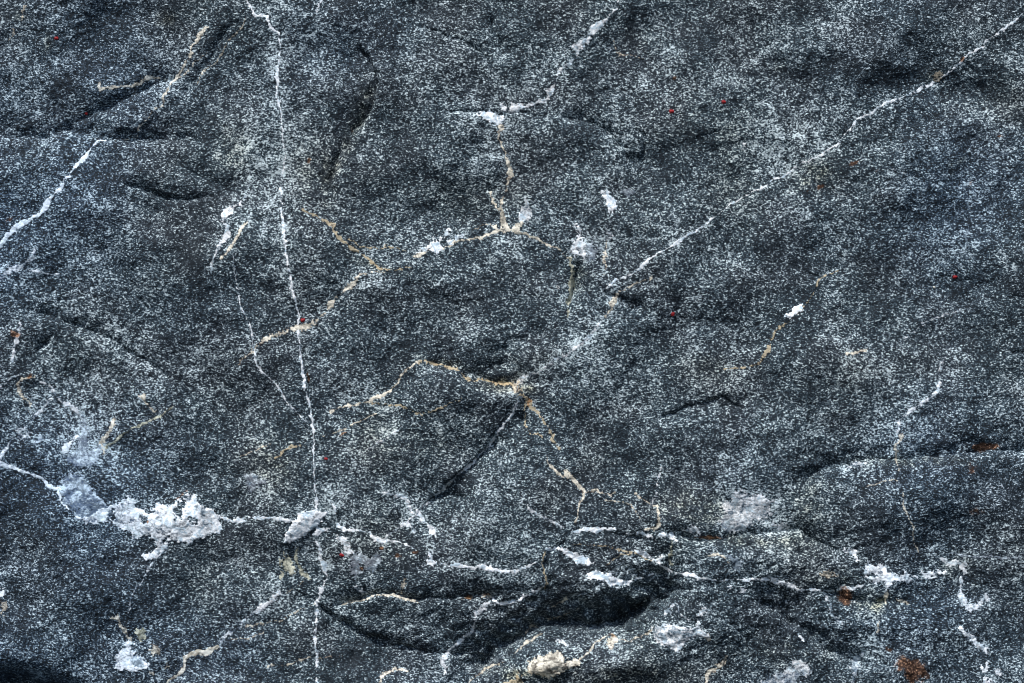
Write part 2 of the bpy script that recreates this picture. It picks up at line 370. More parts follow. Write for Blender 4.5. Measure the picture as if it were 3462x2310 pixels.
vein('cream', H_([(334,275,6),(337,306,7),(350,296,7),(378,291,9),(406,290,2),(434,291,4),(459,281,9),(490,265,8),(515,263,5),(545,266,3),(569,268,2)], 5), .55, .8, .12, label='short cream streak, thickest at its left end')
vein('cream', H_([(837,56),(811,102),(765,148),(730,199),(684,245),(660,280,1)], 2.2), .35, .7, .05)
vein('cream', H_([(694,173),(658,204),(630,240),(590,268)], 1.9), .35, .7, .05)
vein('white', H_([(-60,1560),(0,1571,7),(51,1587,7),(97,1602,7),(148,1625,8),(168,1645,7),(196,1658,8),(204,1689,3),(230,1722,3)], 6), 1.05, .25, .16, label='bright white vein entering from the lower left edge')
vein('white', H_([(3530,-10),(3462,43),(3426,74),(3396,97),(3365,120),(3319,158),(3278,184),(3237,219),(3197,250),(3146,286),(3105,306,4),(3054,327),(3003,347),(2952,372,4),(2911,398),(2885,429,4),(2860,454,4.5),(2840,482,4),(2804,510),(2768,528,2.4),(2717,551,3),(2666,582),(2615,612,2.4),(2564,640),(2503,676),(2467,691),(2416,735,3),(2375,765,2),(2330,793,4),(2284,821,4.4),(2228,855,4.4),(2187,888,5),(2161,911,5),(2136,926,4),(2090,949,4.5),(2059,964,4),(2040,978,2)], 3.1), .85, .35, .13, label='long straight white vein climbing to the upper right corner')
vein('cream', H_([(2202,939),(2136,964,3),(2090,987,3),(2080,1005,7),(2067,1041,7),(2045,1070,4)], 2.5), .45, .8, .1)
vein('white', H_([(2034,1082,3),(1983,1148,6),(1950,1172,3),(1916,1194,7),(1880,1215,3),(1850,1235,5),(1810,1258,2),(1779,1270,4),(1745,1305,9),(1722,1328,2)], 5), .22, 1.2, .22)
vein('white', H_([(1765,1340,2),(1758,1352,3),(1738,1398,5),(1702,1434,5),(1671,1480,3),(1656,1505,2),(1630,1535,2),(1599,1564,5),(1541,1617,5),(1479,1671,4.6),(1425,1724),(1371,1769,4.5),(1335,1795),(1300,1822,3)], 3.6), .62, .5, .12, label='straight pale vein slanting through the lower middle')
vein('white', H_([(2090,-20,3),(2086,30,2),(2039,77,5),(2003,107,15),(1990,125,4),(1978,145,13),(1952,163,15),(1947,204,5),(1916,224,6),(1886,250,7),(1875,280,.1),(1860,306,12),(1850,337,6),(1814,347,8),(1768,362,5),(1740,367,24),(1715,380,5),(1700,352,8)], 5), .55, 1.0, .14, label='beaded trail of white clots below the top edge')
patch('white', [(1612,378),(1650,374),(1705,382),(1700,410),(1690,425),(1660,422),(1630,408)], .65, 1.0)
vein('cream', H_([(1690,430,10),(1687,465,6),(1700,495,3),(1707,510,4),(1715,541,5),(1725,566,5),(1720,602,11),(1712,630,4),(1705,653,5),(1694,699,5),(1700,735,9),(1704,760,10)], 4), .5, .9, .12)
vein('cream', H_([(1656,650,2),(1666,684,5),(1680,704,4),(1694,720,3)], 4), .6, .8)
patch('white', [(1776,668),(1788,680),(1800,700),(1800,722),(1796,740),(1768,755),(1748,745),(1756,714)], .42, .5, label='grey-white oval crust with a bright rim')
patch('cream', [(1671,757),(1690,770),(1712,752),(1728,766),(1748,750),(1770,744),(1760,760),(1742,778),(1715,784),(1700,793),(1680,782)], .75, .8, label='cream-white clot where several veins meet above the centre')
vein('cream', H_([(1740,781,4),(1773,791,3),(1814,806,3.4),(1850,827,3.6),(1886,839,3),(1916,867,2.6),(1927,890,2)], 3), .7, .4, .07)
vein('cream', H_([(1680,784,4),(1666,786,4),(1636,801,3),(1612,808,7),(1596,814,6),(1575,812,5),(1535,816,4),(1504,837,2.4),(1458,847,3),(1420,862,6),(1395,874,3)], 3), .7, .5, .1)
patch('white', [(1500,800),(1512,772),(1524,776),(1522,790),(1508,806),(1500,820),(1495,846),(1470,858),(1425,852),(1402,866),(1430,838),(1455,822),(1468,806),(1476,818),(1486,802)], .65, 1.1, label='ragged white clots along the arched vein above the centre')
blob('blue', 1556, 798, 16, 13, bright=.45)
blob('white', 1524, 814, 10, 6, bright=.8)
vein('cream', H_([(1598,785),(1627,763),(1657,760),(1668,768)], 2), .45, .6, .04)
vein('ochre', H_([(1019,709,2),(1055,719,4),(1086,740,2),(1127,757,9),(1130,775,5),(1147,806,5),(1183,837,4.5),(1223,862,5),(1259,888,4),(1285,903,4),(1336,911,2),(1400,906,1)], 3), .55, .7, .08, label='thin ochre line curving under the plate left of the centre')
vein('ochre', H_([(1180,812),(1220,838,2),(1274,842,2.4),(1341,835,2.4),(1375,848,1)], 1.8), .4, .8, .04)
vein('cream', H_([(805,1230,1),(815,1215,3),(841,1196,4),(855,1180,2),(861,1171,3),(907,1145,6),(943,1128,6),(979,1112,7),(1004,1107,9),(1034,1107,6),(1055,1092,7),(1091,1066,6),(1100,1050,.1),(1116,1026,14),(1135,1010,2),(1188,967,10),(1218,934,5),(1240,926,3),(1305,916,2)], 5), .5, 1.1, .1, label='speckled cream vein crossing the long vertical one')
vein('white', H_([(786,852,1.5),(791,903,2),(816,1031,2.4),(837,1087,2.8),(849,1128,3),(857,1184,3),(867,1235,3),(898,1270,3),(939,1306,2.6),(959,1342,3),(985,1378,3),(1014,1408,2),(1040,1430,1)], 2.5), .55, .4, .08)
vein('white', H_([(827,663,2),(816,689,5),(796,699,6),(765,719,13),(756,750,4),(770,775,9),(765,796,12),(752,815,7),(740,837,11),(730,870,4),(720,905,8),(724,934,2)], 5), .55, .8, .12, label='forked white vein left of the long vertical one')
vein('cream', H_([(842,750,3),(816,776,6),(806,796,6),(781,832,5),(760,867,5),(752,880,2)], 5), .65, .6, .1)
vein('white', H_([(118,838,4),(110,862,4),(102,878,8),(76,900,10),(41,908,13),(20,925,8),(-5,945,9)], 5), .45, .9, .12)
vein('white', H_([(92,913),(153,929),(175,930),(199,923)], 2.4), .5, .5)
vein('cream', H_([(1110,1392,1.5),(1127,1388,3),(1172,1370,4),(1208,1367,5),(1249,1360,5),(1285,1342,5),(1320,1321,4),(1346,1291,3.6),(1371,1255,3),(1402,1230,3),(1420,1224,2)], 3.5), .6, .6, .1, label='cream vein rising to the right below the centre')
vein('ochre', H_([(1402,1230,2),(1443,1219,4),(1489,1232,2.6),(1535,1253,4),(1591,1286,2.4),(1667,1291,4),(1734,1304,5),(1756,1335,4),(1770,1343,6),(1791,1357,8),(1805,1380,5),(1819,1403,3),(1850,1444,4),(1868,1478,5),(1884,1505,6),(1890,1515,2)], 3), .45, 1.0, .08, label='thin ochre line across the lower middle')
patch('cream', [(1725,1290),(1752,1296),(1770,1322),(1752,1335),(1730,1320)], .3, 1.3)
vein('cream', H_([(1086,1480,1.5),(1157,1457,2.4),(1198,1434,2.6),(1244,1413,3),(1269,1398,2)], 2), .5, .6, .05)
vein('cream', H_([(811,1541,2),(870,1528,2.6),(893,1510,2.4),(918,1495,2)], 2), .45, .6, .05)
vein('ochre', H_([(930,1550,3),(960,1525,4),(995,1510,3),(1035,1503,3)], 2), .45, .8, .06)
vein('white', H_([(1240,1525),(1254,1515,3),(1290,1490,4),(1336,1464,3),(1365,1440,1)], 2.4), .4, .8, .1)
vein('ochre', H_([(1259,1370,4),(1300,1366,2),(1341,1370,3),(1387,1383,2),(1422,1403,3),(1479,1385,2.4),(1540,1357,3),(1560,1345,1)], 2.4), .4, .9, .06)
vein('olive', H_([(352,1520,4),(380,1500,4.4),(408,1480,4.4),(440,1455,2),(485,1434,3.4),(551,1398,3.4),(587,1378,2)], 3), .55, .5, .05)
vein('cream', H_([(1846,1535,1),(1851,1561,2.6),(1862,1574,5),(1870,1578,10),(1888,1596,9),(1898,1606,3),(1911,1611,3),(1921,1604,13),(1938,1624,7),(1951,1638,5),(1967,1658,4),(1972,1668,7),(1961,1691,3),(1957,1705,3),(1950,1740,2.6),(1944,1778,2.6)], 3), .72, .4, .06, label='cream vein with two swellings right of the lower middle')
vein('cream', H_([(1972,1668,4),(2000,1660,3),(2030,1668,3),(2064,1671,3.4),(2085,1662,1)], 2), .45, .8, .07)
vein('ochre', H_([(1779,1367),(1776,1400),(1774,1439,3),(1795,1462),(1819,1469,3),(1835,1485,1)], 2.2), .4, .8, .04)
patch('white', [(1942,762),(1963,772),(1967,790),(1965,811),(1978,837),(1990,862),(1982,880),(1960,872),(1950,860),(1938,868),(1929,855),(1929,835),(1947,811),(1952,791),(1944,780)], .5, 1.2, .14, label='ragged white upright patch right of the centre')
vein('olive', H_([(1921,870,3),(1927,898,6),(1937,925,5),(1937,954,9),(1932,980,8),(1927,1005,6),(1921,1056,3),(1921,1085,1)], 5), .4, .8, .1)
blob('blue', 2000, 855, 24, 34, bright=.12, speck=1.6)
patch('white', [(2022,641),(2035,652),(2055,650),(2066,664),(2084,672),(2086,700),(2072,722),(2058,724),(2048,700),(2040,672)], .7, 1.0, label='white angular crust upper right of the centre')
blob('blue', 2125, 650, 22, 18, bright=.2, speck=1.4)
blob('white', 2058, 790, 10, 22, bright=.12, speck=1.6)
vein('cream', H_([(2050,810,1),(2044,840,3),(2040,880,4),(2046,900,3),(2044,925,1)], 2), .45, .9)
patch('white', [(2712,1026),(2714,1044),(2698,1062),(2688,1072),(2668,1082),(2662,1072),(2648,1068),(2654,1058),(2674,1058),(2690,1036)], .95, .5, .05, label='small bright white chip-shaped crust on the right', edge=.5)
vein('ochre', H_([(2840,910,1),(2780,940,3),(2740,1000,2),(2712,1046,2),(2666,1087,3),(2620,1122,4),(2605,1153,4),(2595,1189,5),(2559,1230,3.4),(2493,1245,2),(2440,1250,1)], 3), .35, .7, .07)
vein('cream', H_([(2862,1196,3),(2890,1192,7),(2926,1181,5),(2932,1178,2)], 5), .45, .8)
vein('white', H_([(3033,1168,1),(3084,1125,2.2),(3125,1097,1.4),(3150,1085,1)], 2), .4, .5, .04)
vein('white', H_([(3100,1100,1),(3200,1065,2),(3290,1035,1)], 1.8), .35, .6, .03)
vein('white', H_([(3205,1195,1),(3188,1225,3),(3176,1250,4),(3171,1291,3.6),(3168,1327,4.4),(3141,1347,7),(3110,1367,6),(3069,1393,4),(3039,1418,3),(3034,1445,7),(3028,1462,4)], 4), .45, .8, .09, label='speckled white vein dropping on the right side')
vein('cream', H_([(3040,1470,8),(3050,1478,8),(3028,1500,3),(3031,1536,4),(3028,1560,3),(3031,1590,2)], 3), .35, .8, .1)
vein('white', H_([(136,1293,2),(161,1300,5),(175,1322,5),(186,1330,7),(211,1356,5),(240,1376,7),(256,1388,8),(271,1410,7),(280,1440,5)], 4), .45, .9, .13)
vein('cream', H_([(58,1302,7),(60,1320,5),(75,1346,4.4),(100,1371,4),(95,1395,2)], 4), .5, .8, .1)
vein('white', H_([(170,1345,3),(148,1375,4.6),(126,1401,5),(108,1424,2)], 4), .35, .8, .08)
vein('white', H_([(-20,1325,5),(0,1313,5),(35,1285,4),(65,1270,3)], 4), .45, .8, .08)
vein('cream', H_([(62,1300,3),(75,1280,3),(115,1275,2.6),(122,1268,1)], 3), .45, .8)
vein('white', H_([(68,1095,6),(64,1130,4),(52,1160,6),(45,1200,6),(38,1225,3)], 4), .45, .8, .1)
vein('white', H_([(-20,1570,4),(0,1548,4),(25,1515,4),(32,1495,4),(45,1471,3)], 3), .45, .7, .08)
patch('blue', [(275,1398),(290,1430),(300,1470),(300,1510),(282,1560),(262,1530),(270,1470),(266,1430)], .22, 1.2, .1)
patch('blue', [(262,1520),(300,1530),(340,1500),(352,1520),(336,1552),(300,1585),(262,1590),(215,1560),(200,1535),(230,1535)], .34, 1.1, .12, label='blue-grey translucent crust above the big white patch')
vein('cream', H_([(382,1418,4),(376,1440,9),(366,1460,9),(352,1485,11),(340,1500,8),(352,1530,6),(345,1550,3)], 6), .45, .9, .1)
vein('white', H_([(210,1522,10),(220,1512,15),(235,1498,6),(248,1487,11),(258,1480,3)], 5), .7, .8, .1)
blob('white', 75, 1466, 24, 20, bright=.25, speck=1.2, holes=[(76,1468,9,7,0)])
blob('blue', 134, 1485, 16, 14, bright=.35, speck=1.2)
vein('cream', H_([(470,1340,3),(484,1346,9),(492,1362,5),(505,1378,5),(518,1390,5),(530,1385,2)], 4), .45, .6, .07, label='small pinkish-beige fleck on the left', name='mineral_fleck')
# --- the big patches of the lower left
patch('blue', [(199,1660),(214,1612),(245,1602),(276,1612),(306,1648),(332,1678),(357,1704),(372,1714),(380,1740),(372,1762),(316,1768),(265,1750),(240,1726),(214,1699)], .42, .8, .15, label='blue-grey translucent left arm of the big white patch')
patch('white', [(262,1742),(300,1735),(350,1722),(372,1714),(408,1699),(434,1678),(454,1694),(459,1714),(490,1724),(526,1714),(536,1704),(566,1712),(597,1689),(633,1668),(658,1678),(663,1699),(699,1714),(724,1729),(745,1755),(742,1791),(714,1811),(689,1816),(653,1837),(612,1831),(577,1831),(566,1862),(541,1867),(520,1898),(490,1893),(477,1872),(510,1867),(528,1857),(520,1831),(505,1811),(459,1824),(439,1801),(408,1786),(378,1765),(316,1775),(280,1762)],
      .62, .5, .14, holes=[(612,1719,30,12,105),(653,1757,13,9,40),(495,1756,14,7,20),(559,1826,12,5,110),(377,1740,8,18,20),(500,1727,18,8,10)], label='big ragged white crust, the largest pale patch of the rock', thick=3.0)
vein('white', H_([(738,1755,7),(786,1760,5),(800,1760,9),(821,1763,5),(832,1760,.5),(847,1752,2),(880,1752,5),(934,1755,5),(985,1757,5),(1000,1757,3)], 5), .95, .5, .12, label='white stringer joining the big patch to the blade-shaped one')
patch('white', [(1110,1731),(1090,1728),(1068,1716),(1040,1726),(1018,1728),(995,1760),(978,1782),(963,1812),(959,1832),(985,1834),(1004,1828),(1037,1814),(1063,1792),(1090,1762)], .9, .4, .14, label='bright white blade-shaped crust with a slanting right edge', thick=4.0, edge=.5)
vein('white', H_([(1060,1806,5),(1072,1798,11),(1095,1790,8),(1118,1790,3)], 5), .9, .6, .1)
vein('white', H_([(1120,1695,5),(1128,1710,7),(1139,1732,5),(1128,1745,3)], 5), .5, .9, .1)
vein('white', H_([(1139,1776,6),(1166,1790,8),(1200,1793,8),(1229,1796,4),(1250,1803,6),(1268,1818,10),(1290,1830,8),(1304,1831,3),(1354,1836,1.4),(1380,1845,3),(1400,1856,2)], 6), .95, .4, .12, label='white club-shaped vein between the blade and the slanting vein')
patch('white', [(1140,1802),(1160,1812),(1178,1815),(1188,1845),(1192,1872),(1178,1886),(1168,1870),(1152,1845)], .5, 1.0, .14)
patch('blue', [(1182,1880),(1200,1870),(1225,1868),(1250,1884),(1270,1868),(1290,1852),(1292,1880),(1282,1905),(1265,1935),(1230,1936),(1215,1945),(1200,1962),(1182,1940)], .38, 1.0, .14, holes=[(1222,1922,10,11,0)], label='blue-grey crust around a rust-brown spot')
vein('white', H_([(1068,1835,4),(1078,1870,7),(1090,1903,9),(1096,1925,6),(1103,1947,3)], 5), .45, 1.0, .16)
vein('white', H_([(1100,1960,2),(1084,1992,6),(1074,2010,7),(1068,2037,4.4),(1066,2085,5),(1065,2135,4.4),(1070,2180,4),(1070,2224,3.6),(1071,2310,3.6),(1072,2370,3)], 4), .62, .7, .1, label='white vein continuing down to the bottom edge')
patch('white', [(1455,1862),(1464,1866),(1466,1890),(1480,1902),(1500,1908),(1470,1914),(1440,1916),(1405,1922),(1398,1914),(1430,1904),(1446,1892)], .9, .8, .16, label='bright star-shaped white clot in the lower middle')
vein('white', H_([(1490,1908,3),(1520,1912,2),(1550,1916,6),(1604,1919,6),(1616,1914,4),(1630,1912,7),(1650,1920,6),(1666,1928,7),(1700,1934,5),(1729,1934,6),(1745,1930,8),(1773,1921,5),(1790,1912,5),(1810,1903,2)], 5), .85, .6, .12, label='white wavy vein right of the star-shaped clot')
vein('white', H_([(1295,1660,3),(1335,1672,7),(1372,1682,4),(1380,1700,6),(1395,1735,5),(1420,1740,5),(1430,1765,6),(1440,1770,3),(1465,1800,8),(1480,1825,4)], 4), .4, 1.2, .12)
vein('white', H_([(1372,1765,4),(1384,1780,7),(1396,1800,4)], 4), .5, 1.1, .1)
patch('olive', [(938,1905),(960,1890),(958,1872),(980,1880),(990,1905),(1008,1925),(990,1945),(970,1935),(955,1958),(940,1955),(952,1930)], .55, 1.0, .1, label='olive-cream ragged crust under the blade-shaped one')
vein('olive', H_([(1003,1850,3),(1000,1880,4),(1006,1910,5),(1020,1926,7),(1030,1950,7),(1045,1962,3)], 4), .4, .9, .1)
patch('white', [(958,1995),(945,2018),(925,2040),(900,2055),(885,2075),(862,2080),(842,2090),(846,2070),(875,2050),(900,2030),(925,2005),(940,1994)], .5, .8, .12, label='long grey-white crust left of the vertical vein near the bottom')
vein('cream', H_([(1040,1962,1),(1000,1984,1.8),(965,2003,2)], 2), .4, .6)
vein('white', H_([(848,2082,6),(830,2095,4),(818,2108,5),(811,2122,5),(790,2132,4),(765,2145,6),(750,2170,7),(735,2185,6)], 4), .5, .8, .1)
vein('cream', H_([(735,2185,6),(714,2199,8),(689,2209,9),(663,2204,8),(645,2212,7),(628,2224,5),(622,2255,7),(607,2275,6),(571,2306,5),(540,2340,3)], 6), .62, .5, .1, label='cream vein curling down to the bottom edge at lower left')
vein('cream', H_([(827,2122,3),(860,2116,2.6),(898,2112,2),(950,2100,1.6),(1020,2060,1.6),(1060,2045,1)], 2), .5, .5, .04)
vein('cream', H_([(780,2160,2),(840,2155,2),(900,2135,1)], 1.8), .4, .5, .03)
patch('olive', [(455,2130),(476,2122),(488,2130),(493,2158),(484,2164),(476,2180),(468,2168),(458,2150),(446,2142)], .6, .5, .08)
patch('white', [(376,2214),(400,2200),(420,2194),(430,2160),(446,2185),(448,2208),(486,2219),(512,2245),(492,2264),(455,2272),(450,2280),(408,2272),(383,2260)], .5, 1.0, .14, label='white broken crust at the bottom left', thick=3)
patch('blue', [(432,2228),(450,2214),(480,2224),(492,2240),(478,2258),(452,2262),(436,2250)], .62, .1, .0, thick=4.5, label='smooth slate-blue window inside the white crust at bottom left', edge=.3)
blob('cream', 526, 2200, 22, 20, bright=.25, speck=1.0); blob('cream', 561, 2258, 10, 12, bright=.6)
blob('cream', 510, 2276, 8, 8, bright=.5)
vein('cream', H_([(376,2088,3),(392,2088,9),(402,2102,5),(404,2112,3),(412,2125,5),(424,2145,7),(432,2160,7),(436,2175,5)], 4), .5, .9, .1)
vein('white', H_([(531,1882,2),(500,1918,3),(480,1964,2.6),(449,2010,2.2),(434,2061,1.6),(425,2090,1)], 2.4), .5, .4, .06)
blob('white', 3, 2012, 16, 12, bright=.8); blob('cream', 12, 2055, 12, 26, bright=.3, speck=1.1)
patch('blue', [(821,1607),(850,1597),(870,1612),(905,1618),(900,1640),(870,1652),(850,1680),(834,1650)], .22, 1.4, .14, label='faint blue-grey crust left of the vertical vein')
vein('cream', H_([(905,2262,2),(916,2256,4),(979,2247,4),(1041,2229,3),(1050,2222,1)], 3), .5, .7, .04)
vein('cream', H_([(1275,2315,2),(1300,2278,4),(1336,2269,6),(1380,2271,3)], 4), .6, .6, .06)
vein('cream', H_([(1075,2228,3),(1110,2225,3),(1160,2222,1)], 2), .4, .7)
vein('white', H_([(1672,2040,3),(1648,2046,5),(1630,2060,9),(1612,2078,7),(1607,2100,3),(1599,2139,6),(1570,2160,7),(1541,2180,6),(1514,2206,8),(1501,2235,8),(1508,2262,5),(1500,2290,3)], 5), .4, .9, .1)
vein('white', H_([(1668,2032,5),(1685,2039,8),(1720,2041,6),(1746,2032,4),(1761,2028,3),(1805,2001,4),(1841,1983,4),(1846,1975,1)], 4), .7, .6, .1, label='white tail at the right end of the dark crack')
vein('cream', H_([(1152,2052,2),(1180,2040,3),(1229,2028,2.6),(1282,2014,3),(1354,2014,4),(1410,2036,2)], 2.4), .35, .9, .05)
blob('cream', 1582, 2026, 20, 5, bright=.2, speck=.6); blob('cream', 1645, 2024, 18, 5, bright=.3, speck=.6, a=10)
vein('white', H_([(1200,1985,6),(1225,2003,6),(1240,2010,3)], 4), .4, 1.1, .1)
vein('cream', H_([(1370,1960,4),(1362,1980,6),(1355,2000,4)], 4), .3, 1.2, .1)
vein('white', H_([(1785,1700,1),(1796,1724,5),(1823,1742,7),(1868,1764,7),(1885,1770,5),(1905,1782,2)], 5), .55, .8, .12)
vein('white', H_([(1935,1797,2),(1960,1795,6),(1985,1790,9),(2010,1794,8),(2040,1793,6),(2060,1789,8),(2080,1792,3)], 6), .92, .5, .1, label='short bright white streak above the dark overhang')
vein('white', H_([(2112,1804,2),(2150,1808,4),(2180,1812,6),(2205,1820,7),(2216,1830,4)], 4), .6, .7, .08)
vein('white', H_([(2232,1812,7),(2262,1812,8),(2285,1822,6),(2292,1830,3)], 6), .6, .9, .1)
vein('olive', H_([(2270,1830,3),(2272,1860,4),(2265,1894,4),(2268,1912,5)], 3), .35, .9, .08)
vein('white', H_([(2236,1560,2),(2234,1590,3.4),(2225,1626,4),(2218,1665,4),(2212,1693,7),(2206,1705,3)], 4), .45, .9, .1)
vein('cream', H_([(2225,1711,3),(2229,1751,5),(2222,1775,6),(2205,1790,6),(2189,1794,4)], 4), .55, .8, .1)
vein('cream', H_([(2150,1672,4),(2180,1690,2.4),(2200,1708,2),(2238,1720,1)], 2.4), .4, .8)
vein('cream', H_([(2050,1690,2),(2110,1700,2.4),(2145,1720,2.4),(2165,1755,2)], 2), .35, .8)
vein('white', H_([(1846,1856,6),(1862,1860,5),(1886,1854,5),(1912,1870,11),(1939,1876,11),(1966,1894,13),(1993,1906,9),(2010,1902,3)], 6), .75, .9, .12, label='white wedge slanting down to the brightest lower clot')
patch('white', [(1976,1954),(2000,1938),(2020,1926),(2040,1938),(2064,1939),(2072,1950),(2109,1961),(2116,1976),(2085,1982),(2064,1986),(2040,1976),(2015,1964),(2000,1958)], .95, .8, .14, label='brightest white clot, just above the dark overhang', thick=3)
vein('white', H_([(2112,1972,6),(2136,1970,4),(2171,1961,5),(2200,1950,4),(2212,1946,3)], 4), .75, .5, .08)
vein('white', H_([(2225,1908,8),(2238,1921,6),(2260,1932,5),(2279,1939,4.6),(2341,1946,5),(2386,1954,4.6),(2430,1961,3),(2484,1956,2.4),(2530,1956,4.4),(2578,1961,5.6),(2641,1974,5),(2694,1992,6),(2757,1997,5.6),(2810,1999,4),(2830,2000,1)], 4), .85, .5, .1, label='long wavy white vein low on the right')
vein('white', H_([(2578,1961,3),(2600,1954,3.4),(2650,1970,3.4),(2690,1985,3)], 3), .7, .5, .06)
vein('white', H_([(2838,1996,3),(2846,1992,5),(2880,1992,6),(2906,1984,5),(2915,1976,2)], 5), .8, .5, .1)
vein('white', H_([(2150,1862,3),(2163,1867,7),(2180,1872,8),(2200,1882,3)], 5), .6, .8, .08)
blob('white', 2228, 1896, 18, 12, bright=.35, speck=1.2)
vein('ochre', H_([(2046,1912,2),(2070,1895,2.6),(2100,1872,2.6),(2150,1868,2),(2180,1882,2.4),(2207,1898,2)], 2.2), .5, .6, .04)
vein('ochre', H_([(1939,1840),(1990,1843),(2046,1845),(2110,1860),(2140,1866)], 1.8), .4, .6, .03)
vein('ochre', H_([(1840,1870,3),(1835,1900,3),(1846,1940,3),(1850,1975,4),(1845,1995,2)], 3), .35, .9, .05)
patch('white', [(2440,1700),(2470,1690),(2484,1660),(2500,1650),(2520,1668),(2560,1672),(2626,1692),(2600,1712),(2618,1740),(2590,1762),(2556,1758),(2540,1780),(2520,1800),(2480,1812),(2440,1800),(2430,1770),(2450,1740)], .16, 1.7, .16, label='large speckled grey-white patch at lower right')
patch('white', [(2528,1676),(2570,1672),(2626,1692),(2596,1704),(2575,1700),(2560,1712),(2535,1698)], .65, 1.2, .05)
patch('cream', [(2450,1770),(2475,1745),(2485,1770),(2478,1800),(2455,1805)], .42, 1.0, .05)
blob('white', 2341, 1790, 36, 16, a=10, bright=.3, speck=1.2); blob('white', 2648, 1780, 26, 14, a=15, bright=.28, speck=1.2)
vein('white', H_([(2350,1812,2),(2400,1818,2.4),(2447,1816,2)], 2), .3, .8)
vein('cream', H_([(2400,1884,2),(2425,1872,5),(2445,1878,3),(2462,1900,2)], 3), .55, .7, .08)
patch('blue', [(2448,1880),(2500,1885),(2515,1900),(2500,1935),(2480,1925),(2470,1900)], .18, 1.4, .12)
blob('cream', 2800, 1940, 34, 12, bright=.25, speck=1.3); blob('white', 2462, 1990, 14, 16, bright=.4, speck=1.1); blob('white', 2510, 1992, 9, 10, bright=.45, speck=1)
patch('white', [(2850,1850),(2875,1856),(2895,1856),(2902,1878),(2908,1900),(2895,1900),(2880,1880),(2860,1868)], .55, 1.3, .1)
patch('white', [(2917,1925),(2935,1905),(2960,1912),(2975,1900),(2996,1908),(2998,1935),(3020,1938),(3050,1930),(3090,1940),(3105,1952),(3080,1962),(3066,1976),(3030,1962),(3012,1980),(2998,1996),(2985,1970),(2960,1978),(2935,1962),(2922,1945)], .72, 1.2, .14, holes=[(2945,1950,7,5,0)], label='bright white clustered crust on the right')
patch('white', [(3120,1930),(3135,1942),(3160,1922),(3180,1928),(3194,1926),(3185,1944),(3160,1955),(3130,1954)], .65, 1.1, .1)
vein('white', H_([(3180,1890,4),(3212,1903,8),(3240,1900,8),(3257,1912,11),(3262,1935,6),(3252,1960,7),(3254,1985,3)], 6), .65, 1.1, .1, label='white hooked vein beside the clustered crust')
vein('white', H_([(3256,1998,5),(3254,2020,10),(3262,2045,11),(3283,2060,15),(3300,2050,9),(3318,2035,8),(3337,2020,7),(3342,2012,3)], 7), .5, 1.1, .12)
vein('white', H_([(3240,2125,3),(3256,2135,9),(3275,2150,11),(3292,2165,9),(3300,2180,6),(3318,2190,11),(3334,2200,8),(3340,2212,3)], 7), .55, 1.0, .1)
blob('white', 3328, 2258, 14, 18, bright=.6, speck=1); blob('white', 3373, 2272, 14, 11, bright=.45, speck=1); blob('white', 3333, 2298, 16, 12, bright=.6, speck=1)
blob('white', 3337, 1930, 5, 6, bright=.6)
vein('blue', H_([(3190,1880,1),(3212,1874,2.4),(3300,1882,3),(3380,1885,3),(3462,1880,3),(3530,1880,2)], 2.4), .5, .5, .05)
vein('white', H_([(3337,1648,1),(3370,1647,2),(3386,1645,5),(3400,1648,2.4),(3435,1648,1)], 2), .5, .5, .05)
vein('cream', H_([(3042,1662,1),(3051,1715,2.2),(3078,1778,2),(3087,1831,3.4),(3098,1850,3),(3105,1867,2)], 2), .5, .6, .04)
vein('cream', H_([(2915,1650,1),(2960,1632,2),(3000,1622,2),(3030,1620,1)], 2), .35, .6, .05)
vein('white', H_([(2870,1575,5),(2900,1570,6),(2930,1566,3)], 4), .2, 1.2, .08)
patch('white', [(2205,2122),(2230,2112),(2248,2122),(2280,2114),(2300,2126),(2330,2122),(2346,2128),(2348,2105),(2352,2082),(2370,2062),(2390,2050),(2396,2060),(2375,2075),(2364,2098),(2364,2128),(2385,2140),(2400,2155),(2372,2156),(2330,2160),(2312,2180),(2300,2202),(2262,2190),(2240,2170),(2212,2160)], .34, .9, .14, label='grey translucent crust with a white upper edge below the overhang', thick=3)
vein('white', H_([(2235,2118,3),(2280,2118,6),(2320,2126,8),(2348,2124,6)], 5), .8, .8, 0)
vein('cream', H_([(2300,2160,3),(2360,2144,8),(2390,2150,9),(2400,2165,5)], 5), .4, .8, .04)
vein('white', H_([(2250,2080,3),(2262,2060,5),(2280,2045,5),(2292,2055,4),(2300,2075,4),(2330,2090,3)], 3), .35, 1.0, .08)
vein('white', H_([(2256,2070,3),(2285,2068,4),(2310,2060,2)], 3), .3, 1.0, .05)
patch('cream', [(1782,2250),(1800,2225),(1825,2216),(1840,2206),(1877,2196),(1900,2205),(1912,2222),(1935,2228),(1957,2220),(1966,2240),(1930,2256),(1904,2266),(1885,2284),(1868,2291),(1830,2280),(1796,2282)], .5, .7, .1, label='beige-white rounded crust on the lower ledge', thick=4)
patch('ochre', [(1700,2310),(1740,2290),(1760,2275),(1770,2300),(1770,2350),(1690,2350)], .3, 1.0, .1)
patch('cream', [(2050,2158),(2062,2148),(2082,2150),(2090,2170),(2078,2185),(2065,2200),(2052,2180)], .42, .9, .08)
blob('ochre', 2066, 2150, 15, 9, bright=.75, speck=.7, label='small bright orange-ochre spot on the lower ledge', name='rust_spot')
vein('cream', H_([(1950,2236,2),(1975,2210,3.4),(2000,2190,3),(2029,2164,3),(2050,2152,2)], 3), .55, .5, .06)
vein('cream', H_([(2090,2165,2),(2130,2168,2.6),(2189,2144,2.6),(2210,2120,2)], 2.4), .45, .7, .05)
vein('cream', H_([(1740,2215,1),(1761,2197,3),(1796,2166,4),(1812,2155,4),(1832,2145,3)], 3), .45, .7, .05)
